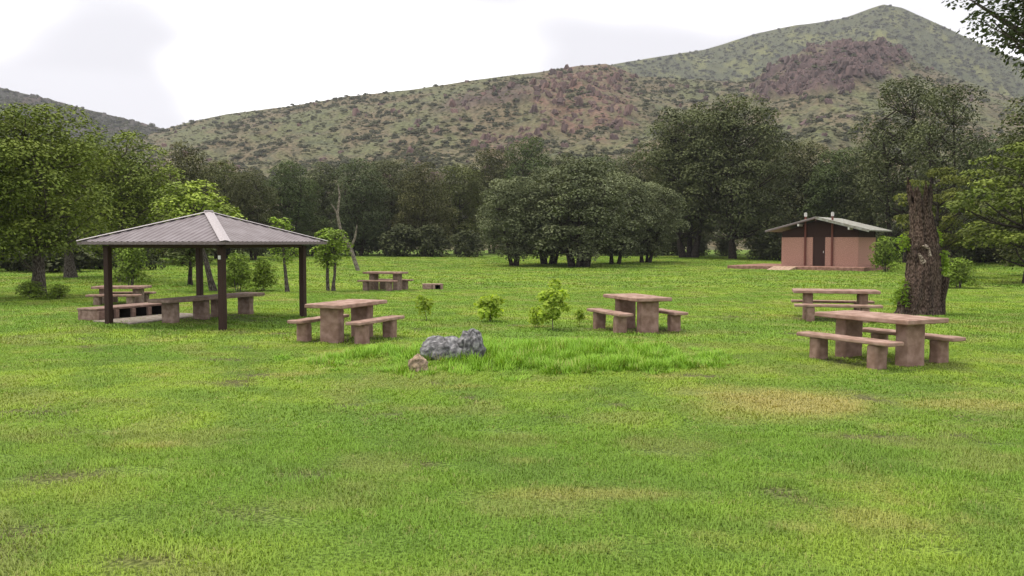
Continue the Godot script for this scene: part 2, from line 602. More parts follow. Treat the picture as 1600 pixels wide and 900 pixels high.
func build_hills() -> void:
	var front := [[-300, 330], [100, 262], [200, 226], [262, 203], [300, 193], [360, 180], [450, 168], [540, 154], [640, 143], [740, 128], [840, 117], [900, 107], [945, 103], [972, 112], [1000, 122], [1080, 127], [1150, 131], [1180, 122], [1215, 98], [1260, 80], [1310, 68], [1360, 74], [1405, 92], [1440, 110], [1480, 122], [1560, 150], [1700, 190], [1900, 230]]
	var rear := [[700, 190], [860, 135], [940, 108], [1000, 97], [1100, 80], [1180, 56], [1240, 44], [1310, 34], [1345, 22], [1372, 13], [1400, 18], [1440, 35], [1500, 62], [1560, 88], [1620, 108], [1750, 150], [1950, 220]]
	var left := [[-350, 60], [-200, 95], [-60, 122], [0, 137], [60, 152], [130, 170], [200, 187], [260, 203], [330, 228], [450, 270], [600, 320]]
	var s0 := build_hill("hill", "long brushy hillside with red soil and dark rock outcrops behind the trees", front, 165.0, 620.0, -320.0, 1920.0, 620, 170, 1.25, 0.075, 0)
	var s1 := build_hill("hill", "green pointed peak rising highest behind the rocky hillside", rear, 700.0, 1250.0, 640.0, 1960.0, 360, 110, 1.1, 0.05, 1)
	var s2 := build_hill("hill", "dark rocky slope falling towards the gap beside the long hillside", left, 520.0, 900.0, -380.0, 640.0, 240, 80, 1.15, 0.05, 2)
	var r := RandomNumberGenerator.new()
	r.seed = 4242
	var places := []
	var cols := PackedColorArray()
	for job in [[s0, 34000, 1.75], [s1, 26000, 3.0], [s2, 24000, 2.6]]:
		var from: Array = job[0]
		for k in job[1]:
			var s: Array = from[r.randi() % from.size()]
			var t: float = s[6]
			var chance: float = 0.22 + 1.3 * smoothstep(0.0, 0.35, s[1] + 0.25 * s[2]) - 0.25 * s[3]
			if job[0] == s0:
				chance += 0.9 * (1.0 - smoothstep(0.15, 0.5, t))
				if s[5] > 118 and s[5] < 150 and s[4] > 980 and s[4] < 1200:
					chance += 0.6
			elif job[0] == s2:
				chance += 0.8
			else:
				chance += 0.5
			if r.randf() > chance:
				continue
			var size: float = job[2] * (0.35 + 1.7 * pow(r.randf(), 3.0))
			var p: Vector3 = s[0] + Vector3(r.randf_range(-3, 3), -0.2 * size, r.randf_range(-3, 3))
			places.append(Transform3D(Basis(Vector3.UP, r.randf() * TAU).scaled(Vector3(size * r.randf_range(0.9, 1.5), size * r.randf_range(0.8, 1.2), size)), p))
			cols.append(Color(0.055, 0.058, 0.036).lerp(Color(0.105, 0.108, 0.058), r.randf()))
	# low pale scrub between the dark bushes
	for job in [[s0, 30000, 1.0], [s1, 16000, 1.6]]:
		var from: Array = job[0]
		for k in job[1]:
			var s: Array = from[r.randi() % from.size()]
			if r.randf() > 0.75 - 0.3 * s[3] - 0.8 * s[2]:
				continue
			var size: float = job[2] * r.randf_range(0.5, 1.5)
			var p: Vector3 = s[0] + Vector3(r.randf_range(-3, 3), -0.25 * size, r.randf_range(-3, 3))
			places.append(Transform3D(Basis(Vector3.UP, r.randf() * TAU).scaled(Vector3(size * 1.6, size * 0.75, size * 1.4)), p))
			cols.append(Color(0.1, 0.105, 0.055).lerp(Color(0.185, 0.18, 0.09), r.randf()))
	scatter("hillside_brush", "scattered dark juniper and oak brush covering the hillsides", shrub_mesh(7), M.leaf, places, cols, "brush")
	build_outcrops(s0, s2)

func build_outcrops(s0: Array, s2: Array) -> void:
	var r := RandomNumberGenerator.new()
	r.seed = 99
	var g := Geo.new()
	g.colored = true
	for k in 3:
		var t := r.randf_range(0.75, 1.2)
		g.tint = Color(t, t, t)
		g.taper(Vector3(r.randf_range(-0.3, 0.3), 0.25, r.randf_range(-0.3, 0.3)), Vector3(r.randf_range(0.5, 0.9), r.randf_range(0.6, 1.2), r.randf_range(0.5, 0.9)), Vector3(r.randf_range(0.2, 0.5), 0, r.randf_range(0.2, 0.5)), Basis(Vector3(r.randfn() * 0.2, 1, r.randfn() * 0.2).normalized(), r.randf() * TAU), 0.06)
	var places := []
	var cols := PackedColorArray()
	for job in [[s0, 60000, 3.4], [s2, 9000, 4.0]]:
		var from: Array = job[0]
		for k in job[1]:
			var s: Array = from[r.randi() % from.size()]
			var p: float = s[3]
			if job[0] == s0 and r.randf() > p * p * (0.65 if s[4] > 1080.0 else 0.22) + (0.03 if s[2] > 0.15 else 0.0):
				continue
			if job[0] == s2 and r.randf() > 0.35:
				continue
			var size: float = job[2] * (0.3 + 1.1 * pow(r.randf(), 2.0))
			var at: Vector3 = s[0] + Vector3(r.randf_range(-3, 3), -0.3 * size, r.randf_range(-3, 3))
			places.append(Transform3D(Basis(Vector3.UP, r.randf() * TAU).scaled(Vector3(size, size * r.randf_range(0.6, 1.5), size)), at))
			if job[0] == s0:
				cols.append((Color(0.17, 0.105, 0.09) if s[4] < 1080.0 else Color(0.135, 0.09, 0.085)).lerp(Color(0.1, 0.072, 0.068), r.randf()))
			else:
				cols.append(Color(0.09, 0.082, 0.072).lerp(Color(0.15, 0.135, 0.12), r.randf()))
	var mt := surface(Color(1, 1, 1), 0.95)
	mt.vertex_color_use_as_albedo = true
	scatter("hillside_rocks", "jagged reddish rock outcrops jutting from the hillsides", g.mesh(), mt, places, cols, "rocks")

# ---------------------------------------------------------------- trees
func crown_width(shape: String, u: float) -> float:
	match shape:
		"cone": return clampf(1.15 - u, 0.12, 1.0) * smoothstep(-0.05, 0.12, u)
		"wide": return sqrt(maxf(0.03, 1.0 - pow(absf(u - 0.42) / 0.6, 2.2)))
		"tall": return sqrt(maxf(0.03, 1.0 - pow(absf(u - 0.5) / 0.53, 2.6)))
		"dome": return sqrt(maxf(0.03, 1.0 - pow(maxf(u - 0.12, 0.0) / 0.9, 2.0)))
	return sqrt(maxf(0.03, 1.0 - pow(absf(u - 0.45) / 0.57, 2.0)))

# h height, cb underside of the crown, rx crown radius, n clumps, cr clump radius, lp leaves in a clump, ls leaf length
func tree_meshes(seed_: int, p: Dictionary) -> Array:
	var r := RandomNumberGenerator.new()
	r.seed = seed_
	var crown := Geo.new()
	crown.colored = true
	var wood := Geo.new()
	var h: float = p.h
	var cb: float = p.cb
	var rx: float = p.rx
	var cr: float = p.cr
	var flat: float = p.get("flat", 0.7)
	var shape: String = p.get("shape", "round")
	var lobes := FastNoiseLite.new()
	lobes.seed = seed_
	lobes.frequency = 0.9
	var stems: int = p.get("stems", 1)
	var tr: float = p.tr
	var lean: Vector3 = p.get("lean", Vector3.ZERO)
	var paths := []
	for s in stems:
		var a := TAU * (s + r.randf() * 0.6) / stems
		var off := Vector3(cos(a), 0, sin(a))
		var base := off * (0.0 if stems == 1 else tr * (1.0 + 0.35 * stems) * r.randf_range(0.6, 1.2))
		var topp := Vector3(0, cb + (h - cb) * 0.72, 0) + lean + off * (0.0 if stems == 1 else rx * r.randf_range(0.2, 0.5))
		var path := []
		var rad := []
		for k in 7:
			var t := k / 6.0
			var q := base.lerp(topp, t) + Vector3(r.randfn(), 0, r.randfn()) * (0.03 * h * (0.2 + t) * (0.0 if k == 0 else 1.0) * 0.5)
			q.y -= 0.15 * (1.0 - t)
			path.append(q)
			rad.append(tr * (1.0 if stems == 1 else r.randf_range(0.6, 1.0)) * lerpf(1.0, 0.25, t) * (1.35 if k == 0 else 1.0))
		wood.tube(path, rad, 9 if stems == 1 else 7)
		paths.append(path)
	var mids := []
	var tries := 0
	while mids.size() < int(p.n) and tries < int(p.n) * 30:
		tries += 1
		var u := r.randf()
		var a := r.randf() * TAU
		var lobe := 0.82 + 0.42 * lobes.get_noise_3d(cos(a) * 1.3, u * 2.4, sin(a) * 1.3)
		var w := crown_width(shape, u) * lobe
		var q := pow(r.randf(), 0.42) * w * maxf(0.1, rx - cr * 0.55)
		var m := Vector3(cos(a) * q, lerpf(cb + cr * 0.3, h - cr * flat * 0.9, u), sin(a) * q) + lean * clampf(u + 0.3, 0.0, 1.0)
		var ok := true
		for o in mids:
			if (o as Vector3).distance_squared_to(m) < cr * cr * p.get("gap", 0.42):
				ok = false
				break
		if ok:
			mids.append(m)
	var c0: Color = p.c0
	var c1: Color = p.c1
	var ls: float = p.ls
	for m in mids:
		var k: float = cr * r.randf_range(0.6, 1.2)
		var tone := r.randf_range(0.8, 1.2)
		var mix_ := r.randf()
		var count := int(p.lp * (k / cr) * (k / cr))
		for l in count:
			var d := Vector3(r.randfn(), r.randfn() + 0.6, r.randfn()).normalized()
			var pos: Vector3 = m + d * k * (0.55 + 0.55 * sqrt(r.randf())) * Vector3(1.0, flat, 1.0)
			var nn := (d * 0.6 + Vector3(r.randf() - 0.5, r.randf() * 0.8 + 0.25, r.randf() - 0.5) * 1.2).normalized()
			var al := nn.cross(Vector3(r.randfn(), r.randfn(), r.randfn())).normalized()
			var s := ls * r.randf_range(0.6, 1.25)
			var col := c0.lerp(c1, clampf(mix_ * 0.6 + r.randf() * 0.5, 0.0, 1.0)) * (tone * r.randf_range(0.85, 1.15))
			crown.leaf(pos, al * s, nn.cross(al) * s * 0.62, nn * s, col)
		# the limb that carries the clump
		var path: Array = paths[r.randi() % paths.size()]
		var best := path[1] as Vector3
		for q in path:
			if (q as Vector3).y < m.y - 0.25 * Vector2(m.x - q.x, m.z - q.z).length() and (q as Vector3).y > cb * 0.6:
				best = q
		var bend := best.lerp(m, 0.5) + Vector3(r.randfn() * 0.06, -0.07, r.randfn() * 0.06) * best.distance_to(m)
		var lr: float = tr * clampf(best.distance_to(m) / rx * 0.3, 0.08, 0.32)
		wood.tube([best, best.lerp(bend, 0.5) , bend, bend.lerp(m, 0.55), m], [lr, lr * 0.85, lr * 0.65, lr * 0.45, lr * 0.2], 5, false)
	return [wood.mesh(), crown.mesh()]

var kinds := {}
const HUES := [Color(1, 1, 1), Color(1, 0.95, 0.9), Color(0.93, 1, 0.9), Color(1, 0.98, 1), Color(0.95, 0.92, 0.9), Color(0.96, 1, 1), Color(1, 1, 0.85)]

func new_kind(called: String, seed_: int, p: Dictionary, bark: Material, leaf: Material) -> void:
	kinds[called] = {"m": tree_meshes(seed_, p), "bark": bark, "leaf": leaf, "h": p.h}

func tree(kind: String, called: String, label: String, at: Vector3, height: float, widen := 1.0, turn := 0.0, tintc := Color(1, 1, 1), group := "", category := "tree") -> Node3D:
	var k: Dictionary = kinds[kind]
	var o := thing(called, label, category, at, turn, group)
	var s: float = height / k.h
	var leaf: Material = k.leaf
	if tintc != Color(1, 1, 1):
		var key := "leaf_%s_%s" % [kind, tintc.to_html()]
		if not M.has(key):
			M[key] = k.leaf.duplicate()
			M[key].albedo_color = tintc
		leaf = M[key]
	for q in 2:
		var c := part("trunk" if q == 0 else "crown", k.m[q], k.bark if q == 0 else leaf, o)
		c.scale = Vector3(s * widen, s, s * widen)
	return o

func landmark(px: float) -> String:
	if px < 250.0: return "behind the bright leafy trees beyond the fireplace"
	if px < 420.0: return "rising behind the shelter roof"
	if px < 590.0: return "behind the bare pale trunk"
	if px < 745.0: return "beyond the far table and its fire pit"
	if px < 1035.0: return "behind the low grey green trees"
	if px < 1190.0: return "around the tallest dark trees"
	if px < 1380.0: return "behind the restroom shed"
	return "behind the layered green boughs"

func build_trees() -> void:
	var dark0 := Color(0.055, 0.066, 0.028)
	var dark1 := Color(0.115, 0.13, 0.056)
	var sage0 := Color(0.09, 0.108, 0.05)
	var sage1 := Color(0.175, 0.195, 0.1)
	var fresh0 := Color(0.095, 0.135, 0.026)
	var fresh1 := Color(0.21, 0.255, 0.046)
	var young0 := Color(0.28, 0.41, 0.05)
	var young1 := Color(0.46, 0.58, 0.09)
	for k in 3:
		new_kind("dark_%d" % k, 100 + k, {"h": 13.0, "cb": 0.8, "rx": 5.6, "n": 105, "cr": 1.4, "lp": 300, "ls": 0.26, "tr": 0.3, "c0": dark0, "c1": dark1, "shape": ["round", "dome", "wide"][k], "stems": [2, 1, 3][k], "gap": 0.85, "flat": 0.62}, M.bark_dark, M.leaf)
	for k in 2:
		new_kind("tall_%d" % k, 110 + k, {"h": 16.0, "cb": 2.0, "rx": 6.6, "n": 135, "cr": 1.4, "lp": 300, "ls": 0.27, "tr": 0.4, "c0": dark0 * 1.05, "c1": dark1 * 1.1, "shape": ["tall", "round"][k], "stems": [3, 2][k], "flat": 0.58, "gap": 0.9}, M.bark_dark, M.leaf)
	new_kind("open", 115, {"h": 15.0, "cb": 2.4, "rx": 4.2, "n": 66, "cr": 1.25, "lp": 240, "ls": 0.25, "tr": 0.33, "c0": dark0, "c1": dark1, "shape": "tall", "stems": 2, "gap": 0.9}, M.bark_dark, M.leaf)
	for k in 2:
		new_kind("sage_%d" % k, 120 + k, {"h": 9.0, "cb": 0.85, "rx": 4.9, "n": 130, "cr": 0.95, "lp": 240, "ls": 0.22, "tr": 0.22, "c0": sage0, "c1": sage1, "shape": ["wide", "round"][k], "stems": [6, 3][k], "flat": 0.62, "gap": 0.85}, M.bark_dark, M.leaf)
	for k in 2:
		new_kind("fresh_%d" % k, 130 + k, {"h": 7.4, "cb": 1.4, "rx": 3.0, "n": 100, "cr": 0.72, "lp": 300, "ls": 0.14, "tr": 0.24, "c0": fresh0, "c1": fresh1, "shape": ["tall", "round"][k], "flat": 0.7, "gap": 0.8}, M.bark_grey, M.leaf)
	new_kind("bush_dark", 140, {"h": 2.2, "cb": 0.1, "rx": 1.7, "n": 34, "cr": 0.55, "lp": 120, "ls": 0.2, "tr": 0.05, "c0": dark0 * 0.85, "c1": dark1 * 0.85, "shape": "dome", "stems": 4}, M.bark_dark, M.leaf)
	new_kind("bush_fresh", 141, {"h": 1.7, "cb": 0.1, "rx": 1.0, "n": 30, "cr": 0.36, "lp": 110, "ls": 0.13, "tr": 0.03, "c0": fresh0 * 0.9, "c1": young0 * 0.8, "shape": "dome", "stems": 4}, M.bark_grey, M.leaf)
	new_kind("small_0", 150, {"h": 4.5, "cb": 1.9, "rx": 1.6, "n": 40, "cr": 0.5, "lp": 120, "ls": 0.16, "tr": 0.12, "c0": fresh0 * 1.15, "c1": young1 * 0.8, "shape": "round", "lean": Vector3(-0.75, 0, 0.1), "gap": 0.7}, M.bark_grey, M.leaf)
	new_kind("small_1", 151, {"h": 3.2, "cb": 1.2, "rx": 0.65, "n": 16, "cr": 0.34, "lp": 80, "ls": 0.14, "tr": 0.09, "c0": fresh0, "c1": young0, "shape": "tall", "lean": Vector3(-0.25, 0, 0), "gap": 0.9}, M.bark_grey, M.leaf)
	new_kind("small_2", 152, {"h": 2.8, "cb": 1.0, "rx": 0.9, "n": 26, "cr": 0.36, "lp": 90, "ls": 0.14, "tr": 0.1, "c0": fresh0, "c1": young0 * 0.9, "shape": "round", "stems": 2, "gap": 0.7}, M.bark_grey, M.leaf)
	new_kind("small_3", 153, {"h": 3.4, "cb": 0.9, "rx": 1.3, "n": 34, "cr": 0.45, "lp": 110, "ls": 0.16, "tr": 0.11, "c0": dark1, "c1": fresh0, "shape": "round", "gap": 0.6}, M.bark_dark, M.leaf)
	new_kind("layered", 160, {"h": 6.5, "cb": 1.6, "rx": 4.2, "n": 60, "cr": 0.8, "lp": 190, "ls": 0.2, "tr": 0.26, "c0": fresh0 * 0.75, "c1": fresh1 * 0.85, "shape": "wide", "flat": 0.32, "gap": 1.0}, M.bark_dark, M.leaf)
	new_kind("spread", 161, {"h": 10.5, "cb": 6.0, "rx": 4.4, "n": 240, "cr": 0.62, "lp": 160, "ls": 0.14, "tr": 0.28, "c0": Color(0.06, 0.08, 0.035), "c1": Color(0.1, 0.125, 0.055), "shape": "round", "flat": 0.6, "gap": 0.6}, M.bark_grey, M.leaf)

	# ---- trees beside the shelter
	tree("fresh_0", "leafy_tree", "full green tree with a grey trunk on the lawn beyond the shelter's fireplace", spot(58, 33.5), 7.5, 1.05, 0.6)
	tree("fresh_1", "leafy_tree", "bright green leafy tree crowded against the grey trunked tree", spot(-55, 31.0), 6.6, 1.0, 2.0, Color(0.92, 0.94, 0.9))
	tree("fresh_1", "leafy_tree", "bright green broad tree rising over the low side of the shelter roof", spot(192, 46.0), 8.0, 1.05, 4.1)
	tree("fresh_0", "leafy_tree", "tall leafy tree standing behind the bright broad one", spot(110, 52.0), 8.2, 1.2, 5.0, Color(1, 0.98, 0.9))
	tree("bush_fresh", "shrub", "low scrambling shrub at the foot of the grey trunk", spot(48, 32.4), 0.7, 1.5, 0.3, Color(1, 1, 1), "", "shrub")
	tree("bush_fresh", "shrub", "flat ground shrub spreading beside the grey trunk", spot(90, 32.0), 0.6, 1.7, 1.9, Color(1, 1, 1), "", "shrub")
	tree("small_0", "leafy_tree", "yellow green tree leaning behind the shelter roof", spot(334, 37.5), 4.75, 1.15, 0.0)
	tree("small_3", "leafy_tree", "small dark tree seen between the shelter posts", spot(297, 42.0), 3.6, 1.0, 1.0)
	tree("bush_fresh", "shrub", "upright green shrub behind the table beyond the fireplace", spot(205, 41.0), 2.2, 0.8, 2.2, Color(1, 1, 1), "", "shrub")
	tree("bush_fresh", "shrub", "rounded pale green shrub under the shelter's far eave", spot(372, 36.5), 1.75, 0.85, 0.9, Color(1, 1, 1), "", "shrub")
	tree("bush_fresh", "shrub", "loose green shrub beside the slender tree", spot(410, 37.5), 1.45, 0.8, 3.9, Color(1, 1, 0.9), "", "shrub")
	tree("small_1", "leafy_tree", "slender young tree with a thin grey stem near the shelter", spot(449, 36.5), 3.25, 1.0, 0.0)
	tree("small_2", "leafy_tree", "small twin stemmed tree with round crown near the shelter", spot(517, 37.0), 2.85, 1.0, 0.3)
	var sn := Geo.new()
	var dd := 64.0
	var pts := []
	for q in [[560, 425], [548, 388], [533, 362], [528, 335], [532, 305], [529, 288]]:
		pts.append(Vector3((q[0] - 545.0) / FOCAL * dd, row_height(q[1], dd), 0.0) - Vector3(0, 0.0, 0))
	sn.tube(pts, [0.16, 0.14, 0.115, 0.1, 0.07, 0.03], 7)
	var bare := thing("bare_trunk", "pale bare curving trunk standing before the dark trees", "dead tree", Vector3((545.0 - 800.0) / FOCAL * dd, 0, -dd))
	part("trunk", sn.mesh(), M.bark_pale, bare)
	sn = Geo.new()
	sn.tube([pts[1], pts[1] + Vector3(0.35, 0.75, 0.1), pts[1] + Vector3(0.5, 1.7, 0.1)], [0.1, 0.08, 0.03], 6)
	part("branch", sn.mesh(), M.bark_pale, bare)
	sn = Geo.new()
	sn.tube([pts[3], pts[3] + Vector3(-0.25, 0.5, 0.1), pts[3] + Vector3(-0.45, 0.75, 0.1)], [0.06, 0.05, 0.02], 6)
	part("branch", sn.mesh(), M.bark_pale, bare)

	# ---- the treeline: column, distance, row of the top, kind, width, tint
	var g1 := "dark trees of the treeline below the hill"
	var line := [
		[-20, 70, 215, "dark_0", 1.1, 0.85], [70, 78, 232, "dark_2", 1.2, 0.9], [215, 84, 250, "dark_1", 1.2, 0.9],
		[288, 78, 217, "dark_1", 0.85, 1.1], [348, 92, 246, "dark_2", 1.0, 1.0], [395, 88, 262, "dark_0", 0.8, 0.95],
		[452, 100, 246, "dark_2", 0.85, 1.05], [505, 108, 250, "dark_1", 0.95, 0.95], [560, 104, 246, "dark_0", 0.9, 1.1],
		[612, 112, 244, "dark_2", 1.0, 0.95], [662, 104, 250, "dark_1", 0.9, 0.9], [715, 114, 256, "dark_0", 1.0, 1.0],
		[770, 122, 226, "dark_2", 0.75, 1.1], [826, 118, 212, "dark_0", 0.7, 1.15], [880, 124, 236, "dark_1", 1.0, 1.1],
		[940, 120, 240, "dark_0", 1.0, 1.05], [1000, 112, 232, "dark_2", 0.9, 1.05], [1060, 108, 196, "dark_1", 0.8, 1.0],
		[1205, 112, 216, "dark_2", 1.0, 1.1], [1255, 104, 218, "dark_0", 0.95, 1.1], [1310, 98, 226, "dark_2", 0.95, 1.05], [1358, 94, 214, "dark_1", 0.8, 1.0],
		[1550, 84, 210, "dark_0", 1.0, 0.95], [1620, 76, 190, "dark_2", 1.0, 0.9],
	]
	var k := 0
	for t in line:
		var at := spot(t[0], t[1])
		tree(t[3], "dark_tree", "dark olive tree of the treeline " + landmark(t[0]), at, row_height(t[2], t[1]) - at.y, t[4], k * 1.37, HUES[k * 5 % 7], g1)
		k += 1
	for t in [[1078, 96, 165, "tall_0", 0.95, "tall dark tree with several black stems at the clearing's edge beside the shed"], [1150, 92, 150, "tall_1", 0.95, "tallest dark tree with thick paired trunks between pale trees and shed"],
			[1405, 82, 118, "open", 0.9, "tall open dark tree reaching above the others behind the broken trunk"], [1472, 74, 128, "open", 0.85, "sparse tall tree with bare limbs beyond the broken trunk"]]:
		var at := spot(t[0], t[1])
		tree(t[3], "tall_tree", t[5], at, row_height(t[2], t[1]) - at.y, t[4], t[0] * 0.013)
	for t in [[805, 74, 276, "sage_1", 0.95, "low grey green tree with leaning dark stems beside the many stemmed one"], [905, 73, 248, "sage_0", 1.12, "wide grey green tree spreading from many thin stems on the lawn"],
			[1008, 82, 284, "sage_1", 1.0, "grey green tree on the lawn touching the tall dark trees"],
			[856, 78, 262, "sage_0", 0.85, "grey green tree squeezed between the leaning and the many stemmed one"], [962, 79, 268, "sage_1", 0.9, "grey green tree close behind the wide many stemmed one"]]:
		var at := spot(t[0], t[1])
		tree(t[3], "pale_tree", t[5], at, row_height(t[2], t[1]) - at.y, t[4], t[0] * 0.01)
	var r := RandomNumberGenerator.new()
	r.seed = 31
	for x in range(-60, 760, 46):
		var d := r.randf_range(96, 114) if x > 240 else r.randf_range(58, 70)
		tree("bush_dark", "undergrowth_bush", "dark bush at the treeline's foot " + landmark(x), spot(x + r.randf_range(-12, 12), d), r.randf_range(1.2, 4.2), r.randf_range(0.8, 1.5), r.randf() * TAU, Color(1, 1, 1), "bushes at the foot of the treeline", "bush")
	for x in range(960, 1660, 44):
		var d := r.randf_range(100, 112) if x < 1180 else r.randf_range(78, 90)
		tree("bush_dark", "undergrowth_bush", "dark bush at the treeline's foot " + landmark(x), spot(x + r.randf_range(-12, 12), d), r.randf_range(2.0, 4.2), r.randf_range(0.8, 1.3), r.randf() * TAU, Color(1, 1, 1), "bushes at the foot of the treeline", "bush")
	# ---- right edge
	tree("layered", "layered_tree", "tree with flat layered foliage right behind the broken trunk", spot(1462, 52), 6.4, 0.72, 0.4, Color(0.92, 0.88, 0.9))
	tree("layered", "layered_tree", "green tree with drooping layered boughs beyond the broken trunk's stub", spot(1610, 44), 7.0, 1.05, 2.6)
	tree("dark_1", "leafy_tree", "big dense green tree overtopping the layered boughs", spot(1668, 52), 12.8, 0.95, 1.2, Color(1, 1, 0.9))
	tree("spread", "leafy_tree", "tree holding a spray of dark leaves against the bright sky", spot(1758, 21), 10.3, 1.0, 0.0)
	tree("bush_fresh", "shrub", "light green shrub at the corner of the shed", spot(1384, 62), 2.7, 0.75, 0.0, Color(1, 1, 1), "", "shrub")
	tree("bush_fresh", "shrub", "bright shrub on the lawn past the broken trunk", spot(1500, 40), 1.5, 1.1, 1.1, Color(1, 1, 1), "", "shrub")

	# ---- saplings in the tall grass
	new_kind("sapling_0", 170, {"h": 1.2, "cb": 0.15, "rx": 0.42, "n": 15, "cr": 0.15, "lp": 60, "ls": 0.14, "tr": 0.014, "c0": young0, "c1": young1, "shape": "tall", "gap": 1.6, "flat": 0.8}, M.bark_grey, M.leaf_young)
	new_kind("sapling_1", 171, {"h": 0.7, "cb": 0.1, "rx": 0.42, "n": 11, "cr": 0.16, "lp": 60, "ls": 0.145, "tr": 0.012, "c0": young0, "c1": young1, "shape": "wide", "gap": 1.3, "flat": 0.8, "stems": 2}, M.bark_grey, M.leaf_young)
	new_kind("sapling_2", 172, {"h": 0.7, "cb": 0.15, "rx": 0.22, "n": 7, "cr": 0.14, "lp": 50, "ls": 0.12, "tr": 0.01, "c0": young0 * 0.85, "c1": young1 * 0.85, "shape": "tall", "gap": 1.2, "flat": 0.9, "lean": Vector3(-0.12, 0, 0)}, M.bark_grey, M.leaf_young)
	tree("sapling_0", "sapling", "tallest bright green sapling on the lawn behind the mound", spot(864, 20.6), 1.22, 1.0, 0.5, Color(1, 1, 1), "", "sapling")
	tree("sapling_1", "sapling", "bushy low sapling directly behind the grey boulder", spot(766, 22.6), 0.78, 0.95, 0.0, Color(1, 1, 1), "", "sapling")
	tree("sapling_2", "sapling", "thin leaning sapling beside the picnic table near the shelter", spot(668, 23.0), 0.72, 1.0, 0.0, Color(1, 1, 1), "", "sapling")
	tree("sapling_2", "sapling", "small faint sapling beside the tallest sapling", spot(905, 21.5), 0.46, 0.9, 2.0, Color(1, 1, 1), "", "sapling")
	tree("sapling_1", "sapling", "low leafy offshoot at the foot of the tallest sapling", spot(838, 21.2), 0.55, 0.7, 1.4, Color(1, 1, 1), "", "sapling")

# ---------------------------------------------------------------- picnic furniture
func slab_set(at: Vector3, turn: float, called: String, label: String, category: String, top: Vector3, high: float, leg: Vector3, legs: Array, mat: Material, leg_mat: Material, topname: String) -> Node3D:
	var o := thing(called, label, category, at, turn)
	var g := Geo.new()
	var sd := int(absf(at.x * 37.0 + at.z * 91.0))
	g.worn(Vector3(0, high - top.y / 2, 0), top, 0.02, 0.012, sd)
	part(topname, g.mesh(), mat, o)
	for x in legs:
		g = Geo.new()
		var hh := high - top.y + 0.12
		g.worn(Vector3(x, hh / 2 - 0.12 - 0.002, 0), Vector3(leg.x, hh, leg.z), 0.018, 0.012, sd + int(x * 10.0))
		part("leg", g.mesh(), leg_mat, o)
	return o

func picnic(cx: float, depth: float, dx: float, ddepth: float, where: String, mat: Material, leg_mat: Material, gap := 0.76, scale_ := 1.0, tall := 0.8, seat := 0.46) -> void:
	# (dx, ddepth) is the direction of the long side
	var turn := atan2(ddepth, dx)          # rotation that takes +x to (dx, -z)
	var at := Vector3(cx, lawn_height(cx, -depth), -depth)
	slab_set(at, turn, "picnic_table", "concrete picnic table " + where, "picnic table", Vector3(2.0, 0.085, 0.98) * Vector3(scale_, 1, minf(scale_, 1.0)), tall, Vector3(0.24, 0, 0.44), [-0.64 * scale_, 0.64 * scale_], mat, leg_mat, "tabletop")
	var side := Vector3(sin(turn), 0, cos(turn))   # local +z, towards the camera
	for s in [1, -1]:
		var p: Vector3 = at + side * gap * s
		p.y = lawn_height(p.x, p.z)
		slab_set(p, turn, "bench", ("near side" if s > 0 else "far side") + " bench of the concrete table " + where, "bench", Vector3(2.0, 0.07, 0.36) * Vector3(scale_, 1, 1), seat, Vector3(0.2, 0, 0.26), [-0.62 * scale_, 0.62 * scale_], mat, leg_mat, "seat")

func build_tables() -> void:
	picnic(6.35, 15.3, 0.46, -0.89, "in front of the broken tree trunk", M.concrete, M.concrete_worn)
	picnic(-3.5, 18.8, 0.37, 0.93, "beside the shelter's corner post", M.concrete, M.concrete_worn, 0.7, 0.92)
	picnic(2.88, 20.5, 0.32, -0.95, "next to the tallest sapling", M.concrete, M.concrete_worn, 0.68, 0.9)
	picnic(8.65, 23.7, 0.96, -0.25, "between shed and broken trunk", M.concrete, M.concrete_worn, 0.76, 1.08)
	picnic(-5.42, 38.0, 0.94, -0.33, "by the small fire pit", M.concrete_worn, M.concrete_old, 0.75, 0.88)
	picnic(-13.05, 29.6, 1.0, 0.05, "behind the shelter's fireplace", M.concrete_worn, M.concrete_old, 0.66, 0.85, 0.6, 0.36)

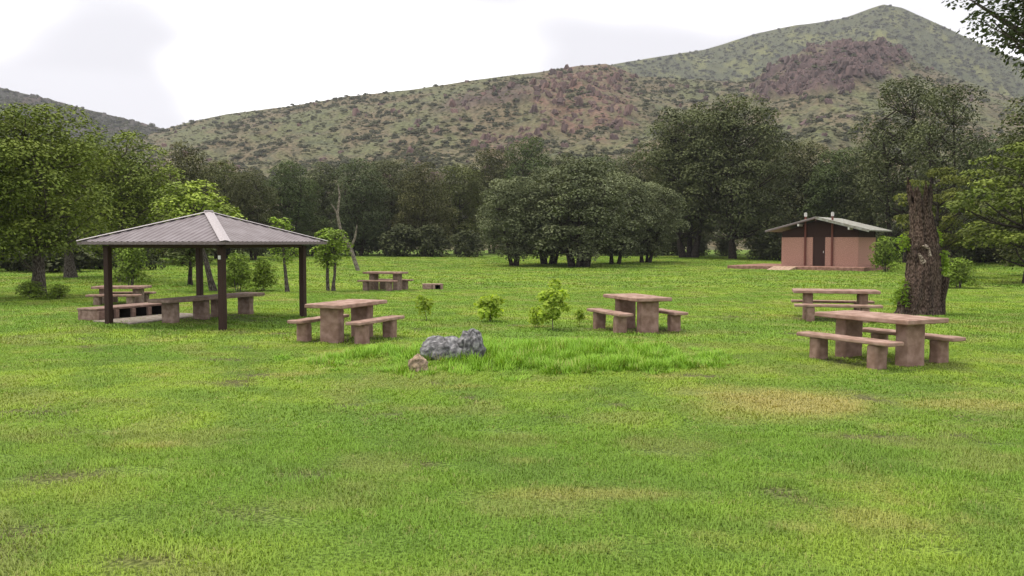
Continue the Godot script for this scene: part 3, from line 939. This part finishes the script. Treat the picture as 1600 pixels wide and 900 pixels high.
func fireplace(at: Vector3, turn: float, called: String, label: String, length: float, deep: float, high: float, bays: int) -> void:
	# a low row of open-fronted concrete fire boxes: local +x along the row, +z the open front
	var o := thing(called, label, "fireplace", at, turn)
	var g := Geo.new()
	g.box(Vector3(0, high / 2 - 0.05, -deep / 2 + 0.06), Vector3(length, high + 0.1, 0.12), Basis.IDENTITY, 0.012)
	part("back_wall", g.mesh(), M.firebox, o)
	var wall := 0.12
	for k in bays + 1:
		g = Geo.new()
		var x := lerpf(-length / 2 + wall / 2, length / 2 - wall / 2, float(k) / bays)
		var end: bool = k == 0
		g.box(Vector3(x + (0.1 if end else 0.0), high / 2 - 0.052, 0.062), Vector3(wall + (0.2 if end else 0.0), high + 0.096, deep - 0.124), Basis.IDENTITY, 0.012)
		part("side_wall", g.mesh(), M.firebox, o)
		for sd in [-1, 1]:                               # thin near-black plates on the inner faces
			if k == 0 and sd < 0 or k == bays and sd > 0:
				continue
			g = Geo.new()
			g.box(Vector3(x + (0.1 if end else 0.0) + sd * (wall / 2 + (0.1 if end else 0.0) + 0.004), high / 2, 0.03), Vector3(0.006, high - 0.02, deep - 0.22), Basis.IDENTITY, 0.0)
			part("dark_lining", g.mesh(), M.near_black, o)
	g = Geo.new()
	g.box(Vector3(0, 0.012, 0.06), Vector3(length - 0.06, 0.03, deep - 0.16), Basis.IDENTITY, 0.0)
	part("hearth", g.mesh(), M.near_black, o)
	g = Geo.new()
	g.box(Vector3(0.0, high * 0.5, -deep / 2 + 0.128), Vector3(length - 0.3, high * 0.86, 0.012), Basis.IDENTITY, 0.0)
	part("dark_lining", g.mesh(), M.near_black, o)
	if bays > 1:
		g = Geo.new()
		g.box(Vector3(0, high + 0.028, -0.02), Vector3(length + 0.04, 0.055, deep - 0.02), Basis.IDENTITY, 0.012)
		part("cap_slab", g.mesh(), M.firebox, o)

func build_shelter() -> void:
	var mid := Vector3(-7.9, 0, -23.15)
	mid.y = lawn_height(mid.x, mid.z)
	var turn := atan2(1.2, -3.36) + PI        # local x runs along the near side
	turn = atan2(-1.2, 3.36)
	var o := thing("picnic_shelter", "open shelter with brown steel posts and a grey hipped metal roof", "shelter", mid, turn)
	var half := 1.71
	var eave := 2.18
	var ey := EYE - mid.y + 0.02               # the eave lies level with the lens
	var apex := ey + 0.76
	for q in [[-1, -1], [1, -1], [1, 1], [-1, 1]]:
		var g := Geo.new()
		g.box(Vector3(q[0] * half, (ey - 0.1) / 2 - 0.05, q[1] * half), Vector3(0.15, ey + 0.0, 0.15), Basis.IDENTITY, 0.012)
		part("post", g.mesh(), M.steel_post, o)
		if q[0] == 1 and q[1] == 1:
			g = Geo.new()
			g.box(Vector3(half, ey - 0.37, half + 0.085), Vector3(0.07, 0.09, 0.014), Basis.IDENTITY, 0.002)
			part("notice", g.mesh(), M.paper, o)
	for s in 4:
		var b := Basis(Vector3.UP, s * PI / 2)
		var g := Geo.new()
		g.box(b * Vector3(0, ey - 0.07, half - 0.004 * (s % 2)), Vector3(half * 2 - 0.17, 0.16, 0.09), b, 0.006)
		part("beam", g.mesh(), M.beam, o)
		# ribbed roofing of one slope
		g = Geo.new()
		var step := 0.03
		var nn := int(round(eave * 2 / step))
		var prof := [0.0, 0.0, 0.0, 0.018, 0.018, 0.0]
		var up := (Vector3(0, eave, apex - ey) if false else Vector3(0, apex - ey, -eave)).normalized()
		var lift := up.cross(Vector3.RIGHT).normalized()
		if lift.y < 0.0:
			lift = -lift
		for k in nn:
			var u0 := -eave + k * step
			var u1 := u0 + step
			var pts := []
			for u in [[u0, k], [u1, k + 1]]:
				var f: float = clampf(1.0 - absf(u[0]) / eave, 0.0, 1.0)
				var z0: Vector3 = Vector3(u[0], ey, eave) + lift * prof[u[1] % 6]
				pts.append(z0)
				pts.append(z0 + Vector3(0, (apex - ey) * f, -eave * f))
			var below := Vector3((u0 + u1) / 2, ey - 3.0, 0)
			g.quad(b * (pts[0] as Vector3), b * (pts[1] as Vector3), b * (pts[3] as Vector3), b * (pts[2] as Vector3), b * below)
		var sheet := part("roof_slope", g.mesh(), M.roof_sheet, o)
		g = Geo.new()
		g.box(b * Vector3(0, ey - 0.032, eave + 0.012), Vector3(eave * 2 + 0.01, 0.07, 0.016), b, 0.0)
		part("fascia", g.mesh(), M.fascia, sheet)
		# cap over the hip
		g = Geo.new()
		var c0 := Vector3(eave + 0.02, ey + 0.035, eave + 0.02)
		var c1 := Vector3(0, apex + 0.045, 0)
		var acr := Vector3(1, 0, -1).normalized() * 0.12
		var drop := Vector3(0, -0.022, 0)
		g.quad(b * (c0 + acr + drop), b * c0, b * c1, b * (c1 + acr + drop), b * Vector3(0, 0, 0))
		g.quad(b * (c0 - acr + drop), b * c0, b * c1, b * (c1 - acr + drop), b * Vector3(0, 0, 0))
		part("hip_cap", g.mesh(), M.roof_cap, o)
	var g := Geo.new()
	g.box(Vector3(0, apex + 0.03, 0), Vector3(0.22, 0.05, 0.22), Basis(Vector3.UP, PI / 4), 0.015)
	part("peak_cap", g.mesh(), M.roof_cap, o)
	# long table under the roof
	var a := Vector3(-8.69, 0, -22.5)
	var e := Vector3(-7.56, 0, -25.1)
	var c := (a + e) / 2
	c.y = lawn_height(c.x, c.z)
	slab_set(c, atan2(2.6, 1.13), "long_table", "long low concrete table on four legs under the shelter roof", "table", Vector3(3.65, 0.09, 0.72), 0.6, Vector3(0.2, 0, 0.42), [-1.42, -0.33, 0.33, 1.42], M.concrete_old, M.concrete_old, "tabletop")
	# fire boxes and paving
	var f := Vector3(-10.55, 0, -24.05)
	f.y = lawn_height(f.x, f.z)
	fireplace(f, atan2(0.92, 0.4), "fireplace", "low concrete fireplace with dark open bays at the shelter's edge", 2.35, 0.75, 0.29, 4)
	g = Geo.new()
	g.box(Vector3(0, -0.06, 0), Vector3(2.9, 0.2, 1.35), Basis.IDENTITY, 0.01)
	var sl := part("paving_slab", g.mesh(), M.slab, self)
	sl.position = Vector3(-9.52, lawn_height(-9.5, -23.6), -23.6)
	sl.rotation.y = atan2(0.92, 0.4)
	tag(sl, "pale concrete slab set in the grass before the fireplace", "paving slab")
	var p := spot(676, 38.9)
	fireplace(p, 0.25, "fireplace", "small square concrete fire pit alone on the open lawn", 0.82, 0.6, 0.2, 2)

# ---------------------------------------------------------------- the shed
func build_shed() -> void:
	var at := spot(1279, 66.5)
	var turn := -deg_to_rad(37.0)
	var o := thing("restroom_shed", "pink block restroom shed with a low gabled roof and two vent pipes", "shed", at, turn)
	var w := 5.7
	var dp := 4.4
	var fl := 0.28
	var lowh := 2.15
	var ev := 2.78
	var pk := 3.52
	var g := Geo.new()
	g.box(Vector3(-1.2, fl / 2 - 0.15, -1.5), Vector3(10.2, fl + 0.3, 7.4), Basis.IDENTITY, 0.03)
	part("foundation", g.mesh(), M.shed_slab, o)
	g = Geo.new()
	var rp := [Vector3(-2.6, fl + 0.004, 2.1), Vector3(-0.9, fl + 0.004, 2.1), Vector3(-0.9, -0.03, 4.2), Vector3(-2.6, -0.03, 4.2)]
	g.quad(rp[0], rp[1], rp[2], rp[3], Vector3(-1.7, -2, 2))
	for k in 4:
		var a: Vector3 = rp[k]
		var b: Vector3 = rp[(k + 1) % 4]
		g.quad(a, b, Vector3(b.x, -0.3, b.z), Vector3(a.x, -0.3, a.z), Vector3(-1.7, -0.1, 3))
	part("ramp", g.mesh(), M.ramp, o)
	# block walls: front either side of the door, sides, back
	var door := 0.46
	for s in [-1, 1]:
		g = Geo.new()
		var ww := w / 2 - door
		g.box(Vector3(s * (door + ww / 2), fl + lowh / 2, -0.1), Vector3(ww, lowh, 0.2), Basis.IDENTITY, 0.012)
		part("wall", g.mesh(), M.shed_wall, o)
		g = Geo.new()
		g.box(Vector3(s * (w / 2 - 0.1), fl + lowh / 2, -dp / 2 - 0.1), Vector3(0.198, lowh, dp - 0.2), Basis.IDENTITY, 0.012)
		part("wall", g.mesh(), M.shed_wall, o)
	g = Geo.new()
	g.box(Vector3(0, fl + lowh / 2, -dp - 0.1), Vector3(w, lowh, 0.2), Basis.IDENTITY, 0.012)
	part("wall", g.mesh(), M.shed_wall, o)
	# dark boarding up to the roof
	for z in [-0.12, -dp - 0.12]:
		g = Geo.new()
		var y0 := fl + lowh + 0.003
		var y1 := fl + ev
		var y2 := fl + pk - 0.02
		var hw := w / 2 - 0.02
		var pl := [Vector3(-hw, y0, 0), Vector3(hw, y0, 0), Vector3(hw, y1 - 0.2, 0), Vector3(0, y2 - 0.05, 0), Vector3(-hw, y1 - 0.2, 0)]
		for side in [0.08, -0.08]:
			var off := Vector3(0, 0, z + side)
			var ins := Vector3(0, 2.5, z)
			g.tri(pl[0] + off, pl[1] + off, pl[2] + off, ins)
			g.tri(pl[0] + off, pl[2] + off, pl[3] + off, ins)
			g.tri(pl[0] + off, pl[3] + off, pl[4] + off, ins)
		part("gable_boarding", g.mesh(), M.shed_upper, o)
	for s in [-1, 1]:
		g = Geo.new()
		g.box(Vector3(s * (w / 2 - 0.1), fl + (lowh + ev) / 2 - 0.08, -dp / 2 - 0.1), Vector3(0.12, ev - lowh - 0.16, dp - 0.2), Basis.IDENTITY, 0.0)
		part("side_boarding", g.mesh(), M.shed_upper, o)
	g = Geo.new()
	g.box(Vector3(0, fl + 1.17, -0.12), Vector3(door * 2 - 0.02, 2.34, 0.06), Basis.IDENTITY, 0.006)
	var d := part("door", g.mesh(), M.shed_door, o)
	g = Geo.new()
	g.box(Vector3(0.32, fl + 1.05, -0.075), Vector3(0.05, 0.16, 0.03), Basis.IDENTITY, 0.006)
	part("handle", g.mesh(), M.pale_metal, d)
	# roof slopes with pale barge boards
	var over := 1.0
	var fo := 0.85
	for s in [-1, 1]:
		var rise: float = (pk - ev) / (w / 2)
		var run := w / 2 + over
		var top := Vector3(0, fl + pk + 0.1, 0)
		var low := Vector3(s * run, fl + pk + 0.1 - rise * run, 0)
		var dirx := (low - top).normalized()
		var len_ := top.distance_to(low)
		var bas := Basis(dirx * s, Vector3(0, 1, 0), Vector3(0, 0, 1))
		bas = Basis(Vector3(0, 0, 1), atan2((dirx * s).y, (dirx * s).x))
		g = Geo.new()
		g.box((top + low) / 2 + Vector3(0, 0, -dp / 2 - 0.1), Vector3(len_ - 0.01, 0.1, dp + 0.2 + fo * 2), bas, 0.01)
		var rf := part("roof_slope", g.mesh(), M.shed_roof, o)
		g = Geo.new()
		g.box((top + low) / 2 + Vector3(0, -0.03, fo + 0.022), Vector3(len_ - 0.02, 0.2 if s > 0 else 0.12, 0.04), bas, 0.006)
		part("barge_board", g.mesh(), M.shed_roof if s > 0 else M.fascia, rf)
	for x in [-1.3, 0.0, 2.4]:
		g = Geo.new()
		g.box(Vector3(x, fl + pk - 0.12 - absf(x) * (pk - ev) / (w / 2), fo * 0.5 + 0.02), Vector3(0.14, 0.18, fo + 0.0), Basis.IDENTITY, 0.01)
		part("rafter_end", g.mesh(), M.pale_metal if x != 0.0 else M.shed_upper, o)
	for x in [-1.0, 1.0]:
		g = Geo.new()
		g.tube([Vector3(x, fl, 0.1), Vector3(x, fl + 2.0, 0.1), Vector3(x, fl + 3.75, 0.1)], [0.075, 0.075, 0.075], 10)
		var pi := part("vent_pipe", g.mesh(), M.shed_pipe, o)
		g = Geo.new()
		g.tube([Vector3(x, fl + 3.7, 0.1), Vector3(x, fl + 3.76, 0.1), Vector3(x, fl + 3.96, 0.1), Vector3(x, fl + 4.02, 0.1)], [0.08, 0.11, 0.11, 0.05], 10)
		part("vent_cap", g.mesh(), M.pale_metal, pi)

# ---------------------------------------------------------------- broken trunk and rocks
func build_snag() -> void:
	var at := spot(1437, 25.4)
	var o := thing("broken_trunk", "thick broken dead tree trunk with a torn top behind the picnic table", "tree stump", at)
	var nz := FastNoiseLite.new()
	nz.seed = 8
	nz.frequency = 1.1
	nz.fractal_octaves = 4
	var g := Geo.new()
	g.colored = true
	var rows := 70
	var sides := 48
	var H := 3.5
	for j in rows + 1:
		var t := float(j) / rows
		var cx := 0.02 + 0.1 * sin(t * 4.6 - 0.4)
		var rad := along([[0.0, 0.76], [0.04, 0.63], [0.08, 0.57], [0.2, 0.5], [0.45, 0.42], [0.72, 0.31], [0.86, 0.27], [1.0, 0.32]], t)
		for s in sides + 1:
			var a := TAU * (s % sides) / sides
			var dir := Vector3(cos(a), 0, sin(a))
			var ribs := nz.get_noise_3d(dir.x * 2.6, t * 1.4, dir.z * 2.6)
			var lump := nz.get_noise_3d(dir.x * 6.0 + 9.0, t * 9.0, dir.z * 6.0)
			var rr := rad * (1.0 + 0.24 * ribs + 0.14 * lump)
			var top := H + 0.12 * cos(a * 2.0 - 0.7) + 0.8 * nz.get_noise_2d(cos(a) * 1.6 + 30.0, sin(a) * 1.6) + 0.1 * sin(a * 7.0) * nz.get_noise_2d(a * 3.0, 4.0)
			var y := -0.2 + t * (top + 0.2)
			var q := Vector3(cx, y, 0) + dir * rr
			# a rotten hollow in the face
			var hx := (q.x + 0.06) / 0.13
			var hy := (y - 1.78) / 0.2
			var hole := exp(-(hx * hx + hy * hy) * 1.4) * (1.0 if dir.z > 0.2 else 0.0)
			q -= dir * hole * 0.16
			g.v.append(q); g.n.append(dir)
			var c := Color(0.225, 0.16, 0.128).lerp(Color(0.115, 0.084, 0.068), smoothstep(-0.25, 0.3, ribs + lump * 0.5))
			c = c.lerp(Color(0.24, 0.19, 0.155), smoothstep(0.2, 0.45, lump) * 0.7)
			g.c.append(c)
	for j in rows:
		for s in sides:
			var a := j * (sides + 1) + s
			g.i.append_array([a, a + 1, a + sides + 1, a + 1, a + sides + 2, a + sides + 1])
	g.smooth(0)
	# torn hollow inside the top
	var rim := g.v.size() - sides - 1
	var deep := g.v.size()
	g.v.append(Vector3(0.0, H - 0.5, 0)); g.n.append(Vector3.UP); g.c.append(Color(0.13, 0.095, 0.075))
	for s in sides:
		g.i.append_array([rim + s, rim + s + 1, deep])
	part("trunk", g.mesh(), M.snag, o)
	# pale torn wood round the hollow
	g = Geo.new()
	for q in [[-0.14, 1.62, 0.15, 0.32, 0.5], [0.0, 1.95, 0.24, 0.1, -0.5], [0.09, 1.8, 0.08, 0.26, 0.15]]:
		g.taper(Vector3(q[0], q[1], 0.395), Vector3(q[2], q[3], 0.07), Vector3(q[2] * 0.4, q[3], 0.04), Basis(Vector3(0, 0, 1), q[4]), 0.012)
	part("torn_wood", g.mesh(), M.bare_wood, o)
	g = Geo.new()
	g.colored = true
	g.tint = Color(0.11, 0.08, 0.065)
	g.tube([Vector3(0.5, -0.15, 0.0), Vector3(0.56, 0.45, 0.02), Vector3(0.66, 0.85, 0.03), Vector3(0.72, 1.08, 0.03)], [0.26, 0.18, 0.16, 0.13], 9)
	part("broken_stub", g.mesh(), M.snag, o)
	var young := Color(0.16, 0.27, 0.04)
	for q in [[-0.55, 0.0, 0.15, 1.15, 0.28], [-0.5, 0.0, -0.2, 0.8, 0.3], [0.62, 1.2, 0.1, 0.7, 0.25], [0.75, 1.05, -0.2, 0.75, 0.35], [0.45, 1.9, 0.0, 0.6, 0.2], [-0.42, 1.75, -0.1, 0.6, 0.18]]:
		var key := "sprout_%d" % int(q[3] * 10)
		if not kinds.has(key):
			new_kind(key, 300 + int(q[3] * 10), {"h": q[3], "cb": 0.05, "rx": q[4], "n": 12, "cr": 0.15, "lp": 34, "ls": 0.1, "tr": 0.012, "c0": young, "c1": Color(0.28, 0.4, 0.06), "shape": "tall", "gap": 0.9, "flat": 0.8}, M.bark_grey, M.leaf_young)
		var st := part("sprout", kinds[key].m[0], M.bark_grey, o)
		st.position = Vector3(q[0], q[1], q[2])
		part("leaves", kinds[key].m[1], M.leaf_young, st).set_meta("kind", "stuff")

func boulder(called: String, label: String, at: Vector3, size: Vector3, seed_: int, col: Color, col2: Color, turn := 0.0) -> void:
	var nz := FastNoiseLite.new()
	nz.seed = seed_
	nz.frequency = 0.75
	nz.fractal_octaves = 5
	var cell := FastNoiseLite.new()
	cell.seed = seed_ + 3
	cell.noise_type = FastNoiseLite.TYPE_CELLULAR
	cell.cellular_return_type = FastNoiseLite.RETURN_CELL_VALUE
	cell.frequency = 1.3
	var s := SphereMesh.new()
	s.radial_segments = 56
	s.rings = 30
	var a := s.get_mesh_arrays()
	var g := Geo.new()
	g.colored = true
	g.v = a[Mesh.ARRAY_VERTEX]
	g.i = a[Mesh.ARRAY_INDEX]
	for k in g.v.size():
		var d := (g.v[k] as Vector3).normalized()
		var f := 1.0 + 0.3 * nz.get_noise_3dv(d * 1.2) + 0.1 * nz.get_noise_3dv(d * 4.0 + Vector3.ONE * 9.0) + 0.14 * cell.get_noise_3dv(d * 1.1)
		g.v[k] = d * f * size * 0.5
		g.n.append(d)
		var m := nz.get_noise_3dv(d * 3.5 + Vector3(5, 1, 2))
		g.c.append(col.lerp(col2, smoothstep(-0.2, 0.25, m)))
	g.smooth(0)
	var o := part(called, g.mesh(), M.rock, self)
	o.position = at + Vector3(0, size.y * 0.2, 0)
	o.rotation.y = turn
	tag(o, label, "boulder")

func build_rocks() -> void:
	var grey := Color(0.17, 0.165, 0.165)
	var pale := Color(0.36, 0.35, 0.35)
	boulder("boulder", "long grey boulder lying in the tall grass", spot(695, 15.3), Vector3(0.88, 0.54, 0.66), 3, grey, pale, 0.3)
	boulder("boulder", "upright dark grey boulder leaning on the long one", spot(736, 15.25), Vector3(0.47, 0.66, 0.47), 9, grey * 0.8, pale * 0.9, 1.2)
	boulder("boulder", "small tan stone at the edge of the tall grass", spot(653, 14.05), Vector3(0.3, 0.36, 0.24), 15, Color(0.4, 0.29, 0.2), Color(0.5, 0.38, 0.27), 0.5)

# ---------------------------------------------------------------- everything
func _ready() -> void:
	# camera
	var cam := Camera3D.new()
	cam.name = "camera"
	cam.position = Vector3(0, EYE, 0)
	cam.rotation.x = -atan((450.0 - HORIZON) / FOCAL)
	cam.fov = rad_to_deg(2.0 * atan(450.0 / FOCAL))
	cam.far = 6000.0
	add_child(cam)
	cam.current = true
	# overcast sky
	var env := Environment.new()
	env.background_mode = Environment.BG_SKY
	var sky := Sky.new()
	var sm := ProceduralSkyMaterial.new()
	sm.sky_top_color = Color(0.69, 0.69, 0.71)
	sm.sky_horizon_color = Color(0.71, 0.705, 0.725)
	sm.sky_curve = 0.25
	sm.ground_bottom_color = Color(0.35, 0.38, 0.28)
	sm.ground_horizon_color = Color(0.6, 0.62, 0.58)
	sm.sun_angle_max = 0.5
	var cf := FastNoiseLite.new()              # bright overcast with a few greyer cloud bellies
	cf.seed = 23
	cf.frequency = 0.016
	cf.fractal_octaves = 4
	var im := Image.create(768, 384, false, Image.FORMAT_RGBA8)
	for y in 384:
		for x in 768:
			var el := (0.5 - (y + 0.5) / 384.0) * PI
			var az := (x + 0.5) / 768.0 * TAU
			var dir := Vector3(cos(el) * sin(az), sin(el) * 2.2, cos(el) * cos(az))
			var f := cf.get_noise_3dv(dir * 100.0) * 0.5 + 0.5
			im.set_pixel(x, y, Color(1, 0.995, 0.985, 0.52 * smoothstep(0.34, 0.62, f)))
	var ct := ImageTexture.create_from_image(im)
	sm.sky_cover = ct
	sky.sky_material = sm
	env.sky = sky
	env.background_energy_multiplier = 1.0
	env.tonemap_mode = Environment.TONE_MAPPER_LINEAR
	env.tonemap_exposure = 2.05
	env.fog_enabled = true
	env.fog_density = 0.00016
	env.fog_light_color = Color(0.93, 0.94, 0.97)
	env.sdfgi_enabled = true
	env.ssao_enabled = true
	env.ssil_enabled = true
	var we := WorldEnvironment.new()
	we.name = "environment"
	we.environment = env
	add_child(we)
	# the sun behind the cloud: high, to the left and a little behind the shelter
	var sun := DirectionalLight3D.new()
	sun.name = "sun"
	sun.light_energy = 0.45
	sun.light_angular_distance = 25.0
	sun.light_color = Color(1.0, 0.97, 0.92)
	sun.shadow_enabled = true
	sun.look_at_from_position(Vector3(-6, 14, -3), Vector3.ZERO)
	add_child(sun)

	patch_noise.seed = 61
	patch_noise.frequency = 0.13
	patch_noise.fractal_octaves = 4
	fine_noise.seed = 62
	fine_noise.frequency = 0.55
	fine_noise.fractal_octaves = 3
	bump_noise.seed = 63
	bump_noise.frequency = 0.12
	bump_noise.fractal_octaves = 3
	make_materials()
	build_ground()
	build_hills()
	build_shed()
	build_shelter()
	build_tables()
	build_snag()
	build_rocks()
	build_trees()
	build_grass()
